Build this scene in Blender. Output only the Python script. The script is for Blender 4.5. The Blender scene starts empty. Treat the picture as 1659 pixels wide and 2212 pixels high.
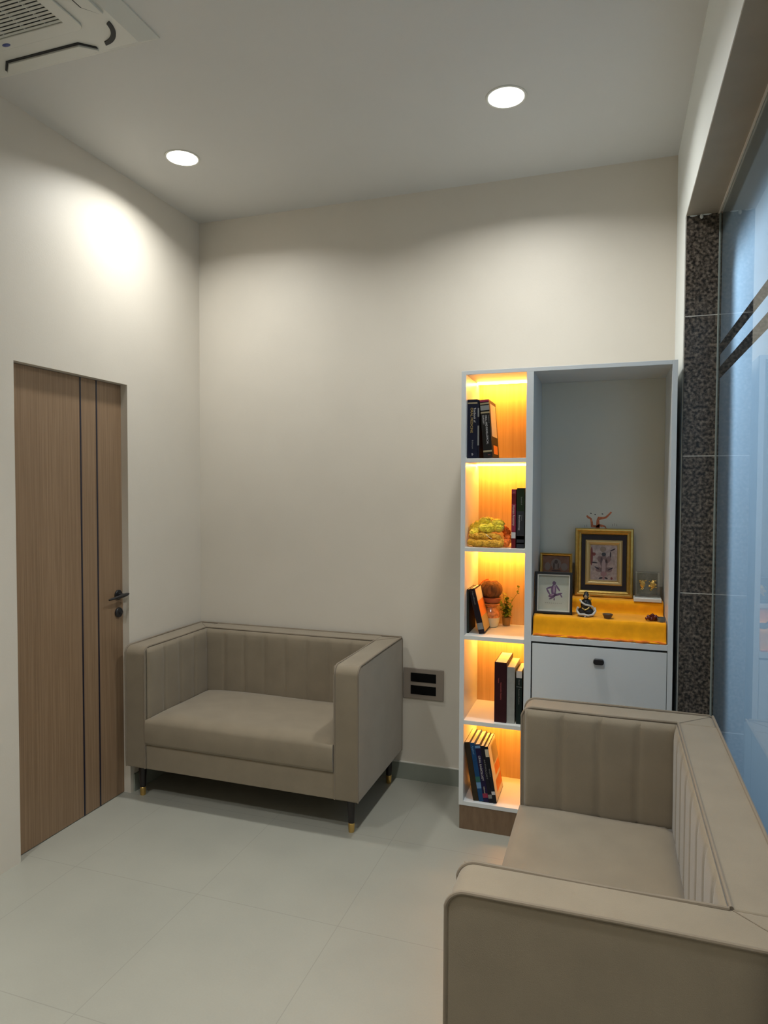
import bpy, bmesh, math, random
from mathutils import Vector, Matrix
random.seed(7)
C = bpy.context.scene
COL = C.collection
PI = math.pi

# ---------------------------------------------------------------- camera
F_PX, YAW, PITCH, ROLL, CAM_H = 1455.72, 18.672, -1.922, 0.203, 1.575
_y, _a, _r = math.radians(YAW), math.radians(PITCH), math.radians(ROLL)
Fv = Vector((-math.sin(_y)*math.cos(_a), math.cos(_y)*math.cos(_a), math.sin(_a)))
Rv = Vector((math.cos(_y), math.sin(_y), 0)); Uv = Rv.cross(Fv)
R2 = Rv*math.cos(_r)+Uv*math.sin(_r); U2 = -Rv*math.sin(_r)+Uv*math.cos(_r)
cam = bpy.data.cameras.new('camera'); camo = bpy.data.objects.new('camera', cam); COL.objects.link(camo)
cam.sensor_fit = 'HORIZONTAL'; cam.sensor_width = 36; cam.lens = F_PX*36/1659
cam.clip_start = 0.02
m = Matrix((R2, U2, -Fv)).transposed().to_4x4(); m.translation = (0, 0, CAM_H)
camo.matrix_world = m
C.camera = camo

# ---------------------------------------------------------------- world and exposure
w = bpy.data.worlds.new('World'); C.world = w; w.use_nodes = True
bg = w.node_tree.nodes['Background']; bg.inputs[0].default_value = (0.36, 0.56, 0.90, 1); bg.inputs[1].default_value = 1.3
C.view_settings.view_transform = 'Standard'; C.view_settings.look = 'None'
C.view_settings.gamma = 1; C.view_settings.use_curve_mapping = False
C.view_settings.exposure = 0.0
DOWN_W = 13.0          # downlight lamp power
FILM_LAMP_W = 205.0        # power of the added lamp that lights the frosted film
LED_E = 160.0           # warm strip emission

# room numbers (metres)
XL, D, H = -2.337, 3.4745, 3.141
XR, XG, YJ, BZ = 0.272, 0.400, 3.05, 2.700
YF = -1.6
DY1, DY2, DZ = 2.153, 2.838, 2.10

# ---------------------------------------------------------------- materials
def mat(name, col, rough=0.6, metal=0.0, spec=0.5, noise=None, bump=None, sheen=0, coat=0, emit=None, trans=0):
    """noise=(scale(tuple or float), amount) varies the colour; bump=(scale, strength)"""
    M = bpy.data.materials.new(name); M.use_nodes = True
    nt = M.node_tree; b = nt.nodes['Principled BSDF']
    b.inputs['Base Color'].default_value = (*col, 1); b.inputs['Roughness'].default_value = rough
    b.inputs['Metallic'].default_value = metal; b.inputs['Specular IOR Level'].default_value = spec
    b.inputs['Sheen Weight'].default_value = sheen; b.inputs['Coat Weight'].default_value = coat
    b.inputs['Transmission Weight'].default_value = trans
    if emit: b.inputs['Emission Color'].default_value = (*emit[0], 1); b.inputs['Emission Strength'].default_value = emit[1]
    def coords(sc):
        tc = nt.nodes.new('ShaderNodeTexCoord'); mp = nt.nodes.new('ShaderNodeMapping')
        nt.links.new(tc.outputs['Object'], mp.inputs[0])
        mp.inputs['Scale'].default_value = sc if isinstance(sc, tuple) else (sc, sc, sc)
        n = nt.nodes.new('ShaderNodeTexNoise'); n.inputs['Scale'].default_value = 1; n.inputs['Detail'].default_value = 4
        nt.links.new(mp.outputs[0], n.inputs[0]); return n
    if noise:
        n = coords(noise[0]); r = nt.nodes.new('ShaderNodeValToRGB'); a = noise[1]
        r.color_ramp.elements[0].position = .3; r.color_ramp.elements[1].position = .7
        r.color_ramp.elements[0].color = (*[c*(1-a) for c in col], 1)
        r.color_ramp.elements[1].color = (*[min(1, c*(1+a)) for c in col], 1)
        nt.links.new(n.outputs[0], r.inputs[0]); nt.links.new(r.outputs[0], b.inputs['Base Color'])
    if bump:
        n = coords(bump[0]); bp = nt.nodes.new('ShaderNodeBump'); bp.inputs['Strength'].default_value = bump[1]
        bp.inputs['Distance'].default_value = 0.002
        nt.links.new(n.outputs[0], bp.inputs['Height']); nt.links.new(bp.outputs[0], b.inputs['Normal'])
    return M

M = {}
M['wall'] = mat('wall_paint', (0.67, 0.615, 0.53), 0.55, noise=(3.0, 0.02), bump=(140., 0.12))
M['wall_white'] = mat('wall_paint_white', (0.78, 0.80, 0.77), 0.5, bump=(120., 0.1))
M['ceiling'] = mat('ceiling_paint', (0.61, 0.60, 0.57), 0.6, noise=(2.0, 0.015), bump=(160., 0.1))
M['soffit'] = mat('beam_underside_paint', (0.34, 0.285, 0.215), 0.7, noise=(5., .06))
M['baseboard'] = mat('baseboard_tile', (0.26, 0.28, 0.24), 0.4, noise=(6., .08))
M['grout'] = mat('baseboard_grout', (0.66, 0.64, 0.58), 0.7)
M['black'] = mat('black_metal', (0.012, 0.012, 0.014), 0.35)
M['insert'] = mat('black_insert', (.003, .003, .003), .5, spec=.1)
M['strip'] = mat('dark_inlay', (0.010, 0.009, 0.022), 0.4)
M['laminate'] = mat('white_laminate', (0.66, 0.68, 0.68), 0.35, bump=(200., .05))
M['niche'] = mat('niche_laminate', (0.64, 0.62, 0.53), 0.45, bump=(200., .05))
M['laminate_in'] = mat('white_laminate_inner', (0.74, 0.74, 0.70), 0.3)
M['plastic'] = mat('white_plastic', (0.62, 0.61, 0.55), 0.4)
M['recess_shade'] = mat('dark_recess', (0.004, 0.004, 0.004), 0.6)  # near-black colour stands in for the shade inside slots and gaps
M['fabric'] = mat('taupe_suede', (0.248, 0.203, 0.143), 0.9, spec=.15, noise=(9., .06), bump=(650., .35), sheen=.25)
M['piping'] = mat('taupe_piping', (0.22, 0.178, 0.13), 0.85, spec=.2, sheen=.1)
M['legwood'] = mat('dark_leg_wood', (0.012, 0.008, 0.008), 0.3)
M['brass'] = mat('brass', (0.72, 0.48, 0.16), 0.28, 1.0)
M['gold'] = mat('gold_frame', (0.62, 0.42, 0.12), 0.33, 0.85, noise=(60., .12))
M['gold2'] = mat('pale_gold', (0.60, 0.46, 0.22), 0.4, 0.6)
M['socket'] = mat('grey_brown_plate', (0.27, 0.225, 0.185), 0.35)
M['cloth'] = mat('orange_cloth', (0.93, 0.38, 0.006), 0.85, spec=.1, noise=(30., .07), bump=(500., .3), sheen=.2)
M['page'] = mat('paper_pages', (0.80, 0.72, 0.58), 0.8, noise=((900., 5., 5.), .06))

def wood(name, c1, c2, rough, sx):
    Mt = bpy.data.materials.new(name); Mt.use_nodes = True; nt = Mt.node_tree; b = nt.nodes['Principled BSDF']
    tc = nt.nodes.new('ShaderNodeTexCoord'); mp = nt.nodes.new('ShaderNodeMapping'); mp.inputs['Scale'].default_value = sx
    n = nt.nodes.new('ShaderNodeTexNoise'); n.inputs['Scale'].default_value = 1; n.inputs['Detail'].default_value = 6; n.inputs['Roughness'].default_value = .65
    r = nt.nodes.new('ShaderNodeValToRGB'); r.color_ramp.elements[0].position = .32; r.color_ramp.elements[1].position = .68
    r.color_ramp.elements[0].color = (*c1, 1); r.color_ramp.elements[1].color = (*c2, 1)
    nt.links.new(tc.outputs['Object'], mp.inputs[0]); nt.links.new(mp.outputs[0], n.inputs[0])
    nt.links.new(n.outputs[0], r.inputs[0]); nt.links.new(r.outputs[0], b.inputs['Base Color'])
    b.inputs['Roughness'].default_value = rough
    return Mt
M['door'] = wood('door_oak_veneer', (0.205, 0.125, 0.068), (0.305, 0.198, 0.115), 0.5, (140, 140, 2.2))
M['backwood'] = wood('shelf_back_oak', (0.54, 0.33, 0.13), (0.68, 0.45, 0.20), 0.45, (90, 90, 2.0))
M['plinth'] = wood('plinth_walnut', (0.16, 0.098, 0.055), (0.21, 0.135, 0.078), 0.5, (60, 60, 12))

def floor_mat():
    Mt = bpy.data.materials.new('floor_tiles'); Mt.use_nodes = True; nt = Mt.node_tree; b = nt.nodes['Principled BSDF']
    tc = nt.nodes.new('ShaderNodeTexCoord'); sp = nt.nodes.new('ShaderNodeSeparateXYZ'); nt.links.new(tc.outputs['Object'], sp.inputs[0])
    def mth(op, a, bb=None):
        n = nt.nodes.new('ShaderNodeMath'); n.operation = op
        for i, v in enumerate((a, bb)):
            if v is None: continue
            if isinstance(v, (int, float)): n.inputs[i].default_value = v
            else: nt.links.new(v, n.inputs[i])
        return n.outputs[0]
    def line(o, off, per):
        f = mth('FRACT', mth('DIVIDE', mth('SUBTRACT', o, off), per))
        e = mth('ABSOLUTE', mth('SUBTRACT', f, 0.5))
        return mth('GREATER_THAN', e, 0.5-0.0016/per)
    g = mth('MAXIMUM', line(sp.outputs[0], -1.505-5.9, 0.59), line(sp.outputs[1], 2.202-6.33, 0.633))
    n = nt.nodes.new('ShaderNodeTexNoise'); n.inputs['Scale'].default_value = 2.2; n.inputs['Detail'].default_value = 5
    n2 = nt.nodes.new('ShaderNodeTexNoise'); n2.inputs['Scale'].default_value = 160
    nt.links.new(tc.outputs['Object'], n.inputs[0]); nt.links.new(tc.outputs['Object'], n2.inputs[0])
    r = nt.nodes.new('ShaderNodeValToRGB'); r.color_ramp.elements[0].position = .35; r.color_ramp.elements[1].position = .65
    r.color_ramp.elements[0].color = (0.325, 0.318, 0.27, 1); r.color_ramp.elements[1].color = (0.365, 0.355, 0.30, 1)
    mx = mth('ADD', mth('MULTIPLY', n.outputs[0], .8), mth('MULTIPLY', n2.outputs[0], .2)); nt.links.new(mx, r.inputs[0])
    mix = nt.nodes.new('ShaderNodeMix'); mix.data_type = 'RGBA'
    nt.links.new(mth('MULTIPLY', g, .32), mix.inputs[0]); nt.links.new(r.outputs[0], mix.inputs[6]); mix.inputs[7].default_value = (.17, .17, .14, 1)
    nt.links.new(mix.outputs[2], b.inputs['Base Color']); b.inputs['Roughness'].default_value = 0.34
    b.inputs['Specular IOR Level'].default_value = .45
    return Mt
M['floor'] = floor_mat()

def granite_mat():
    Mt = bpy.data.materials.new('speckled_granite'); Mt.use_nodes = True; nt = Mt.node_tree; b = nt.nodes['Principled BSDF']
    tc = nt.nodes.new('ShaderNodeTexCoord')
    v = nt.nodes.new('ShaderNodeTexVoronoi'); v.inputs['Scale'].default_value = 95
    n = nt.nodes.new('ShaderNodeTexNoise'); n.inputs['Scale'].default_value = 80; n.inputs['Detail'].default_value = 3
    nt.links.new(tc.outputs['Object'], v.inputs[0]); nt.links.new(tc.outputs['Object'], n.inputs[0])
    r = nt.nodes.new('ShaderNodeValToRGB'); e = r.color_ramp.elements
    e[0].position = .38; e[0].color = (.02, .018, .017, 1); e[1].position = .66; e[1].color = (.27, .225, .18, 1)
    x = e.new(.5); x.color = (.115, .096, .078, 1)
    nt.links.new(n.outputs[0], r.inputs[0])
    r2 = nt.nodes.new('ShaderNodeValToRGB'); r2.color_ramp.elements[0].color = (.45, .42, .4, 1); r2.color_ramp.elements[1].color = (1, 1, 1, 1)
    nt.links.new(v.outputs['Color'], r2.inputs[0])
    mix = nt.nodes.new('ShaderNodeMix'); mix.data_type = 'RGBA'; mix.blend_type = 'MULTIPLY'; mix.inputs[0].default_value = 1
    nt.links.new(r.outputs[0], mix.inputs[6]); nt.links.new(r2.outputs[0], mix.inputs[7])
    nt.links.new(mix.outputs[2], b.inputs['Base Color']); b.inputs['Roughness'].default_value = .28
    return Mt
M['granite'] = granite_mat()

def glass_mat(name, tint=(1, 1, 1)):
    Mt = bpy.data.materials.new(name); Mt.use_nodes = True; nt = Mt.node_tree; nt.nodes.clear()
    o = nt.nodes.new('ShaderNodeOutputMaterial'); mx = nt.nodes.new('ShaderNodeMixShader'); fr = nt.nodes.new('ShaderNodeFresnel')
    fr.inputs[0].default_value = 1.5
    t = nt.nodes.new('ShaderNodeBsdfTransparent'); t.inputs[0].default_value = (*tint, 1)
    g = nt.nodes.new('ShaderNodeBsdfGlossy'); g.inputs['Roughness'].default_value = 0.0
    ge = nt.nodes.new('ShaderNodeNewGeometry'); inv = nt.nodes.new('ShaderNodeMath'); inv.operation = 'SUBTRACT'; inv.inputs[0].default_value = 1
    ml = nt.nodes.new('ShaderNodeMath'); ml.operation = 'MULTIPLY'   # reflect at the front face only
    nt.links.new(ge.outputs['Backfacing'], inv.inputs[1]); nt.links.new(fr.outputs[0], ml.inputs[0]); nt.links.new(inv.outputs[0], ml.inputs[1])
    nt.links.new(ml.outputs[0], mx.inputs[0]); nt.links.new(t.outputs[0], mx.inputs[1]); nt.links.new(g.outputs[0], mx.inputs[2]); nt.links.new(mx.outputs[0], o.inputs[0])
    return Mt
M['glass'] = glass_mat('clear_glass', (.94, .97, .96))
def film_mat():
    Mt = bpy.data.materials.new('frosted_film'); Mt.use_nodes = True; nt = Mt.node_tree; nt.nodes.clear()
    o = nt.nodes.new('ShaderNodeOutputMaterial'); mx = nt.nodes.new('ShaderNodeMixShader'); mx.inputs[0].default_value = .80
    d = nt.nodes.new('ShaderNodeBsdfDiffuse'); d.inputs[0].default_value = (.45, .52, .58, 1)
    t = nt.nodes.new('ShaderNodeBsdfTranslucent'); t.inputs[0].default_value = (.80, .86, .90, 1)
    nt.links.new(d.outputs[0], mx.inputs[1]); nt.links.new(t.outputs[0], mx.inputs[2]); nt.links.new(mx.outputs[0], o.inputs[0])
    return Mt
M['film'] = film_mat()
def emis(name, col, s):
    Mt = bpy.data.materials.new(name); Mt.use_nodes = True; nt = Mt.node_tree; nt.nodes.clear()
    o = nt.nodes.new('ShaderNodeOutputMaterial'); e = nt.nodes.new('ShaderNodeEmission'); e.inputs[0].default_value = (*col, 1); e.inputs[1].default_value = s
    nt.links.new(e.outputs[0], o.inputs[0]); return Mt
M['lamp'] = emis('downlight_diffuser_light', (1, .98, .93), 5.0)
M['led'] = emis('warm_strip_light', (1, .43, .072), LED_E)

# ---------------------------------------------------------------- mesh helpers
def box(bm, x0, x1, y0, y1, z0, z1):
    vs = [bm.verts.new((x, y, z)) for x in (x0, x1) for y in (y0, y1) for z in (z0, z1)]
    for f in ((0, 1, 3, 2), (4, 6, 7, 5), (0, 4, 5, 1), (2, 3, 7, 6), (0, 2, 6, 4), (1, 5, 7, 3)):
        bm.faces.new([vs[i] for i in f])
    return vs
def prism(bm, pts, a, b, axis='x'):
    """2D outline pts extruded between a and b along axis; pts are (y,z) / (x,z) / (x,y)"""
    def P(p, t): return {'x': (t, p[0], p[1]), 'y': (p[0], t, p[1]), 'z': (p[0], p[1], t)}[axis]
    A = [bm.verts.new(P(p, a)) for p in pts]; B = [bm.verts.new(P(p, b)) for p in pts]
    n = len(pts); bm.faces.new(A[::-1]); bm.faces.new(B)
    for i in range(n): bm.faces.new((A[i], A[(i+1) % n], B[(i+1) % n], B[i]))
def tube(bm, path, r, n=8, closed=False, taper=None):
    path = [Vector(p) for p in path]; rings = []; prev = None
    N = len(path)
    for i, p in enumerate(path):
        if closed: t = path[(i+1) % N]-path[i-1]
        else: t = path[min(i+1, N-1)]-path[max(i-1, 0)]
        t.normalize()
        ref = prev if prev is not None else (Vector((0, 0, 1)) if abs(t.z) < .9 else Vector((1, 0, 0)))
        u = (ref-t*ref.dot(t)).normalized(); prev = u; v = t.cross(u)
        rr = r if taper is None else r*taper[i]
        rings.append([bm.verts.new(p+(u*math.cos(2*PI*k/n)+v*math.sin(2*PI*k/n))*rr) for k in range(n)])
    for i in range(N if closed else N-1):
        a, b = rings[i], rings[(i+1) % N]
        for k in range(n): bm.faces.new((a[k], a[(k+1) % n], b[(k+1) % n], b[k]))
    if not closed: bm.faces.new(rings[0][::-1]); bm.faces.new(rings[-1])
def lathe(bm, prof, c=(0, 0, 0), n=32, cap=True):
    rings = []
    for r, z in prof: rings.append([bm.verts.new((c[0]+r*math.cos(2*PI*k/n), c[1]+r*math.sin(2*PI*k/n), c[2]+z)) for k in range(n)])
    for a, b in zip(rings, rings[1:]):
        for k in range(n): bm.faces.new((a[k], a[(k+1) % n], b[(k+1) % n], b[k]))
    if cap: bm.faces.new(rings[0][::-1]); bm.faces.new(rings[-1])
def ball(bm, c, r, sub=2, squash=(1, 1, 1), jit=0):
    ret = bmesh.ops.create_icosphere(bm, subdivisions=sub, radius=1)
    for v in ret['verts']:
        k = 1+random.uniform(-jit, jit)
        v.co = Vector((c[0]+v.co.x*r*k*squash[0], c[1]+v.co.y*r*k*squash[1], c[2]+v.co.z*r*k*squash[2]))
def arc(cx, cy, r, a0, a1, n=6):
    return [(cx+r*math.cos(math.radians(a0+(a1-a0)*i/n)), cy+r*math.sin(math.radians(a0+(a1-a0)*i/n))) for i in range(n+1)]
def obj(name, bm, material, parent=None, loc=None, bevel=0, seg=2, smooth=35, label=None, fix=True):
    if fix: bmesh.ops.recalc_face_normals(bm, faces=bm.faces[:])
    me = bpy.data.meshes.new(name); bm.to_mesh(me); bm.free()
    o = bpy.data.objects.new(name, me); COL.objects.link(o)
    mats = material if isinstance(material, (list, tuple)) else [material]
    for x in mats: me.materials.append(M[x] if isinstance(x, str) else x)
    if smooth:
        for p in me.polygons: p.use_smooth = True
        me.set_sharp_from_angle(angle=math.radians(smooth))
    if bevel:
        b = o.modifiers.new('bevel', 'BEVEL'); b.width = bevel; b.segments = seg; b.limit_method = 'ANGLE'; b.angle_limit = math.radians(40)
    if parent is not None: o.parent = parent
    if loc is not None: o.location = loc
    if label: o['label'] = label
    return o
def thing(name, label, cat, loc=(0, 0, 0), rz=0, group=None):
    o = bpy.data.objects.new(name, None); COL.objects.link(o); o.empty_display_size = .05
    o.location = loc; o.rotation_euler = (0, 0, rz); o['label'] = label; o['category'] = cat
    if group: o['group'] = group
    return o
def tag(o, label, cat, group=None):
    o['label'] = label; o['category'] = cat
    if group: o['group'] = group
    return o
def struct(name, bm, m, **k):
    o = obj(name, bm, m, **k)
    if o.parent is None: o['kind'] = 'structure'
    return o
def B(*args):
    bm = bmesh.new()
    for a in args: box(bm, *a)
    return bm
def text(name, s, size, material, parent, loc, rot, depth=.0002, align='LEFT', sx=1.0, label=None):
    cu = bpy.data.curves.new(name, 'FONT'); cu.body = s; cu.size = size; cu.extrude = depth; cu.align_x = align; cu.align_y = 'CENTER'
    t = bpy.data.objects.new('tmp', cu); COL.objects.link(t)
    dg = bpy.context.evaluated_depsgraph_get(); me = bpy.data.meshes.new_from_object(t.evaluated_get(dg))
    bpy.data.objects.remove(t); bpy.data.curves.remove(cu)
    me.materials.clear(); me.materials.append(M[material] if isinstance(material, str) else material)
    o = bpy.data.objects.new(name, me); COL.objects.link(o); o.parent = parent; o.location = loc; o.rotation_euler = rot; o.scale = (sx, 1, 1)
    if label: o['label'] = label
    return o

# ---------------------------------------------------------------- room shell
struct('floor', B((XL-.3, XG+.10, YF-.1, D+.1, -.1, 0)), 'floor', smooth=0)
struct('ceiling', B((XL-.3, XR+.16, YF-.1, D+.1, H, H+.1)), 'ceiling', smooth=0)
struct('wall_back', B((XL-.12, XR+.02, D, D+.12, 0, H)), 'wall', smooth=0)
struct('wall_front', B((XL-.12, XG+.3, YF-.12, YF, 0, H)), 'wall', smooth=0)
struct('wall_left', B((XL-.14, XL, YF, DY1, 0, H), (XL-.14, XL, DY2, D, 0, H), (XL-.14, XL, DY1, DY2, DZ, H)), 'wall', smooth=0)
wr = struct('wall_right', B((XR, XR+.16, YJ+.022, D, 0, H), (XR, XR+.16, YF, YJ+.022, BZ+.002, H), (XR, XR+.16, YF, 1.25, 0, BZ+.002)), 'wall_white', smooth=0)
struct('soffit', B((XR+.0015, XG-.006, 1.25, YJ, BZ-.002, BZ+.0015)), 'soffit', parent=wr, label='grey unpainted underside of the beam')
struct('edge_bead', B((XG-.008, XG-.001, 1.25, YJ, BZ-.006, BZ+.002)), 'gold2' if 0 else 'wall', parent=wr, label='pale plaster lip along the glass')
bm = bmesh.new(); ball(bm, (.330, YJ-.004, 2.690), .007, 2, (1, .6, 1.5)); ball(bm, (.300, YJ-.002, 2.697), .006, 2, (2.5, .5, .7)); ball(bm, (.350, YJ-.002, 2.698), .006, 2, (3, .5, .8))
struct('paint_drip', bm, 'wall_white', parent=wr, label='small white paint drips at the beam end')
# granite reveal of the window
gr = struct('trim_1', B((XR+.003, .640, YJ, YJ+.022, 0, BZ+.001)), 'granite', smooth=0)
for z in (2.29, 1.717, 1.148, .58):
    struct('joint', B((XR+.004, .447, YJ-.0008, YJ+.001, z-.0016, z+.0016)), 'grout', parent=gr, smooth=0, label='pale joint between granite slabs')
# glazing
wn = struct('window_1', B((XG, XG+.008, 1.25, YJ-.001, 0.002, BZ+.05)), 'glass', smooth=0)
bm = bmesh.new()
for z0, z1 in ((.002, 2.030), (2.078, 2.126), (2.172, BZ+.05)):
    bm.faces.new([bm.verts.new(p) for p in ((XG+.0085, 1.25, z0), (XG+.0085, YJ-.002, z0), (XG+.0085, YJ-.002, z1), (XG+.0085, 1.25, z1))])
struct('frosted_film', bm, 'film', parent=wn, smooth=0, label='frosted film with two clear horizontal lines')
M['seal'] = mat('silicone_seal', (.33, .38, .36), .3)
struct('seal', B((XG-.004, XG, YJ-.006, YJ, 0.002, BZ-.002)), 'seal', parent=wn, smooth=0, label='grey green silicone edge')
# outside the window
M['outside_wall'] = mat('outside_wall', (.075, .075, .08), .8, noise=(3., .2))
M['outside_ground'] = mat('outside_ground', (.10, .11, .12), .9, noise=(4., .2))
struct('ground_outside', B((XG+.10, 4, -4, 8, -.15, -.101)), 'outside_ground', smooth=0)
struct('wall_outside', B((1.36, 1.6, -4, 8, -.1, 3.3), (.64, 1.36, 6.5, 6.7, -.1, 3.3), (XR+.03, .640, YJ+.024, 6.7, -.1, 3.4), (XR+.161, .640, -3, 1.25, -.1, 3.4)), 'outside_wall', smooth=0)
struct('unseen_canopy', B((XR+.161, .640, 1.25, YJ, BZ-.09, BZ+.16)), 'outside_wall', smooth=0)  # out of view, underside set low to shade the top of the film
fl = thing('added_window_lamp', 'added lamp outside the window, out of view, lighting the frosted film', 'added light', (1.30, 3.80, 3.05))  # unseen lamp added for the film's blue light, edge shadow and downward fade
bm = bmesh.new(); box(bm, -.05, .058, -.20, .20, -.14, .14); obj('housing', bm, 'outside_wall', fl, bevel=.01)
l = bpy.data.lights.new('film_lamp', 'AREA'); l.shape = 'RECTANGLE'; l.size = .26; l.size_y = .36; l.energy = FILM_LAMP_W; l.color = (.50, .72, 1.0)
lo = bpy.data.objects.new('film_lamp', l); COL.objects.link(lo); lo.parent = fl; lo.location = (-.07, 0, 0)
lo.rotation_euler = (Vector((.41, 2.4, 2.0))-Vector((1.23, 3.8, 3.05))).to_track_quat('-Z', 'Y').to_euler()
# baseboards
bb = struct('baseboard_back', B((XL, -.60, D-.010, D, 0, .090)), 'baseboard', smooth=0)
struct('grout_line', B((XL, -.60, D-.011, D, .090, .0945)), 'grout', parent=bb, smooth=0, label='white filler along the top edge')
bb = struct('baseboard_left', B((XL, XL+.010, DY2+.022, D-.010, 0, .090)), 'baseboard', smooth=0)
# ---------------------------------------------------------------- door
dx = XL-.040
dr = struct('door_1', B((dx-.04, dx, DY1, DY2, .004, DZ-.002)), 'door', smooth=0)
for y0 in (2.556, 2.661):
    struct('inlay_strip', B((dx-.001, dx+.0012, y0, y0+.0095, .004, DZ-.002)), 'strip', parent=dr, smooth=0, label='thin dark vertical inlay')
hy, hz = 2.803, 1.034
bm = bmesh.new()
for k in range(1): lathe(bm, [(.0245, 0), (.0255, .002), (.0255, .007), (.023, .009)], n=32)
hr = obj('handle_rose', bm, 'black', dr, label='round black rose'); hr.rotation_euler = (0, PI/2, 0); hr.location = (dx, hy, hz)
bm = bmesh.new()
tube(bm, [(dx+.008, hy, hz), (dx+.045, hy, hz)], .009, 12)
tube(bm, [(dx+.046, hy+.026, hz+.004), (dx+.046, hy+.010, hz+.002), (dx+.046, hy-.02, hz-.001), (dx+.044, hy-.06, hz-.004), (dx+.040, hy-.098, hz-.008), (dx+.039, hy-.108, hz-.009)], .0088, 12, taper=[.55, 1.0, 1.15, .85, .6, .4])
obj('handle', bm, 'black', dr, label='black lever handle')
bm = bmesh.new(); lathe(bm, [(.0245, 0), (.0255, .002), (.0255, .008), (.022, .011), (.008, .012), (.007, .016), (.004, .017)], n=32)
k = obj('lock', bm, 'black', dr, label='round black lock below the handle'); k.rotation_euler = (0, PI/2, 0); k.location = (dx, hy+.001, hz-.090)

# ---------------------------------------------------------------- ceiling lights
def downlight(x, y, label, p=1.0, sp=150):
    t = thing('downlight', label, 'ceiling light', (x, y, H), 0, 'round recessed downlights')
    bm = bmesh.new(); lathe(bm, [(.070, -.001), (.076, -.004), (.082, -.003), (.083, 0)], n=48, cap=False)
    obj('trim_ring', bm, 'plastic', t)
    bm = bmesh.new(); lathe(bm, [(.0005, -.0035), (.071, -.0025)], n=48, cap=False)
    obj('diffuser', bm, 'lamp', t, label='bright white disc')
    l = bpy.data.lights.new('lamp', 'AREA'); l.shape = 'DISK'; l.size = .13; l.energy = DOWN_W*p; l.color = (.985, 1.0, .975); l.spread = math.radians(sp)
    lo = bpy.data.objects.new('lamp', l); COL.objects.link(lo); lo.parent = t; lo.location = (0, 0, -.008)
    return t
downlight(-1.950, 2.768, 'round white downlight near the left wall, above the two-seat sofa', .80)
downlight(-.422, 2.753, 'larger-looking round white downlight nearer the window side of the ceiling')
downlight(-.422, 1.05, 'round downlight out of the frame behind the window-side one', 1.25, 115)
downlight(-1.950, .55, 'round downlight out of the frame behind the air conditioner', 1.25, 115)

# ---------------------------------------------------------------- ceiling air conditioner
ax1, ay1, hw = -1.509, 2.016, .41
acx, acy = ax1-hw, ay1-hw
ac = thing('ceiling_air_conditioner', 'white square cassette air conditioner with slatted grille, top left of ceiling', 'air conditioner', (acx, acy, H))
zi = -.036
bm = bmesh.new()
def sq(h, z): return [bm.verts.new((sx*h, sy*h, z)) for sx, sy in ((-1, -1), (1, -1), (1, 1), (-1, 1))]
rings = [sq(hw, 0), sq(hw, -.005), sq(hw-.050, zi), sq(.195, zi-.001), sq(.195, zi+.02)]
for a, b in zip(rings, rings[1:]):
    for k in range(4): bm.faces.new((a[k], a[(k+1) % 4], b[(k+1) % 4], b[k]))
obj('frame', bm, 'plastic', ac, smooth=20)
def rrect(h, r):
    p = []
    for cx, cy, a in ((h-r, h-r, 0), (-h+r, h-r, 90), (-h+r, -h+r, 180), (h-r, -h+r, 270)): p += arc(cx, cy, r, a, a+90, 5)
    return p
bm = bmesh.new()
O = rrect(.242, .025); I = rrect(.195, .004); n = len(O)
lay = []
for P_, z in ((O, zi-.001), (O, zi-.008), (I, zi-.008), (I, zi-.001)): lay.append([bm.verts.new((x, y, z)) for x, y in P_])
for a, b in zip(lay, lay[1:]+lay[:1]):
    for k in range(n): bm.faces.new((a[k], a[(k+1) % n], b[(k+1) % n], b[k]))
obj('intake_panel', bm, 'plastic', ac, bevel=.002)
O = rrect(.2445, .026); bm = bmesh.new(); prism(bm, O, zi-.0012, zi-.0022, 'z'); 
obj('recess', B((-.196, .196, -.196, .196, zi+.014, zi+.018)), 'recess_shade', ac, smooth=0); bm.free()
for k in range(27):
    y = -.188+k*.0145
    s_ = obj('slat', B((-.196, .196, -.0034, .0034, -.0008, .0008)), 'plastic', ac, smooth=0); s_.location = (0, y, zi-.003); s_.rotation_euler = (math.radians(-30), 0, 0)
for x in (-.13, -.045, .045, .13): obj('grille_rib', B((x-.0012, x+.0012, -.195, .195, zi-.003, zi+.006)), 'plastic', ac, smooth=0)
for q in range(4):
    a = q*PI/2
    bm = bmesh.new(); prism(bm, [(-.161, .296), (.161, .296), (.205, .334), (.205, .342), (.158, .304), (-.158, .304), (-.205, .342), (-.205, .334)], zi+.001, zi-.0035, 'z')
    s_ = obj('air_slot', bm, 'recess_shade', ac, smooth=0); s_.rotation_euler = (0, 0, a)
    bm = bmesh.new(); prism(bm, [(-.157, .305), (.157, .305), (.204, .343), (.204, .350), (-.204, .350), (-.204, .343)], zi+.001, zi-.009, 'z')
    s_ = obj('air_flap', bm, 'plastic', ac, smooth=0, bevel=.0015); s_.rotation_euler = (0, 0, a)
    c = hw-.17; pts = arc(c, c, .098, 2, 88, 12)+arc(c, c, .082, 82, 8, 12)
    bm = bmesh.new(); prism(bm, pts, zi+.001, zi-.0035, 'z')
    s_ = obj('corner_vent', bm, 'recess_shade', ac, smooth=0, label='dark curved slot at a corner'); s_.rotation_euler = (0, 0, a)
bm = bmesh.new(); lathe(bm, [(.0125, 0), (.0125, -.001), (.011, -.0016)], n=32)
s_ = obj('badge', bm, mat('blue_badge', (.03, .05, .22), .3), ac, label='small blue oval badge'); s_.scale = (1.3, .62, 1); s_.location = (-.075, .221, zi-.008)

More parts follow.
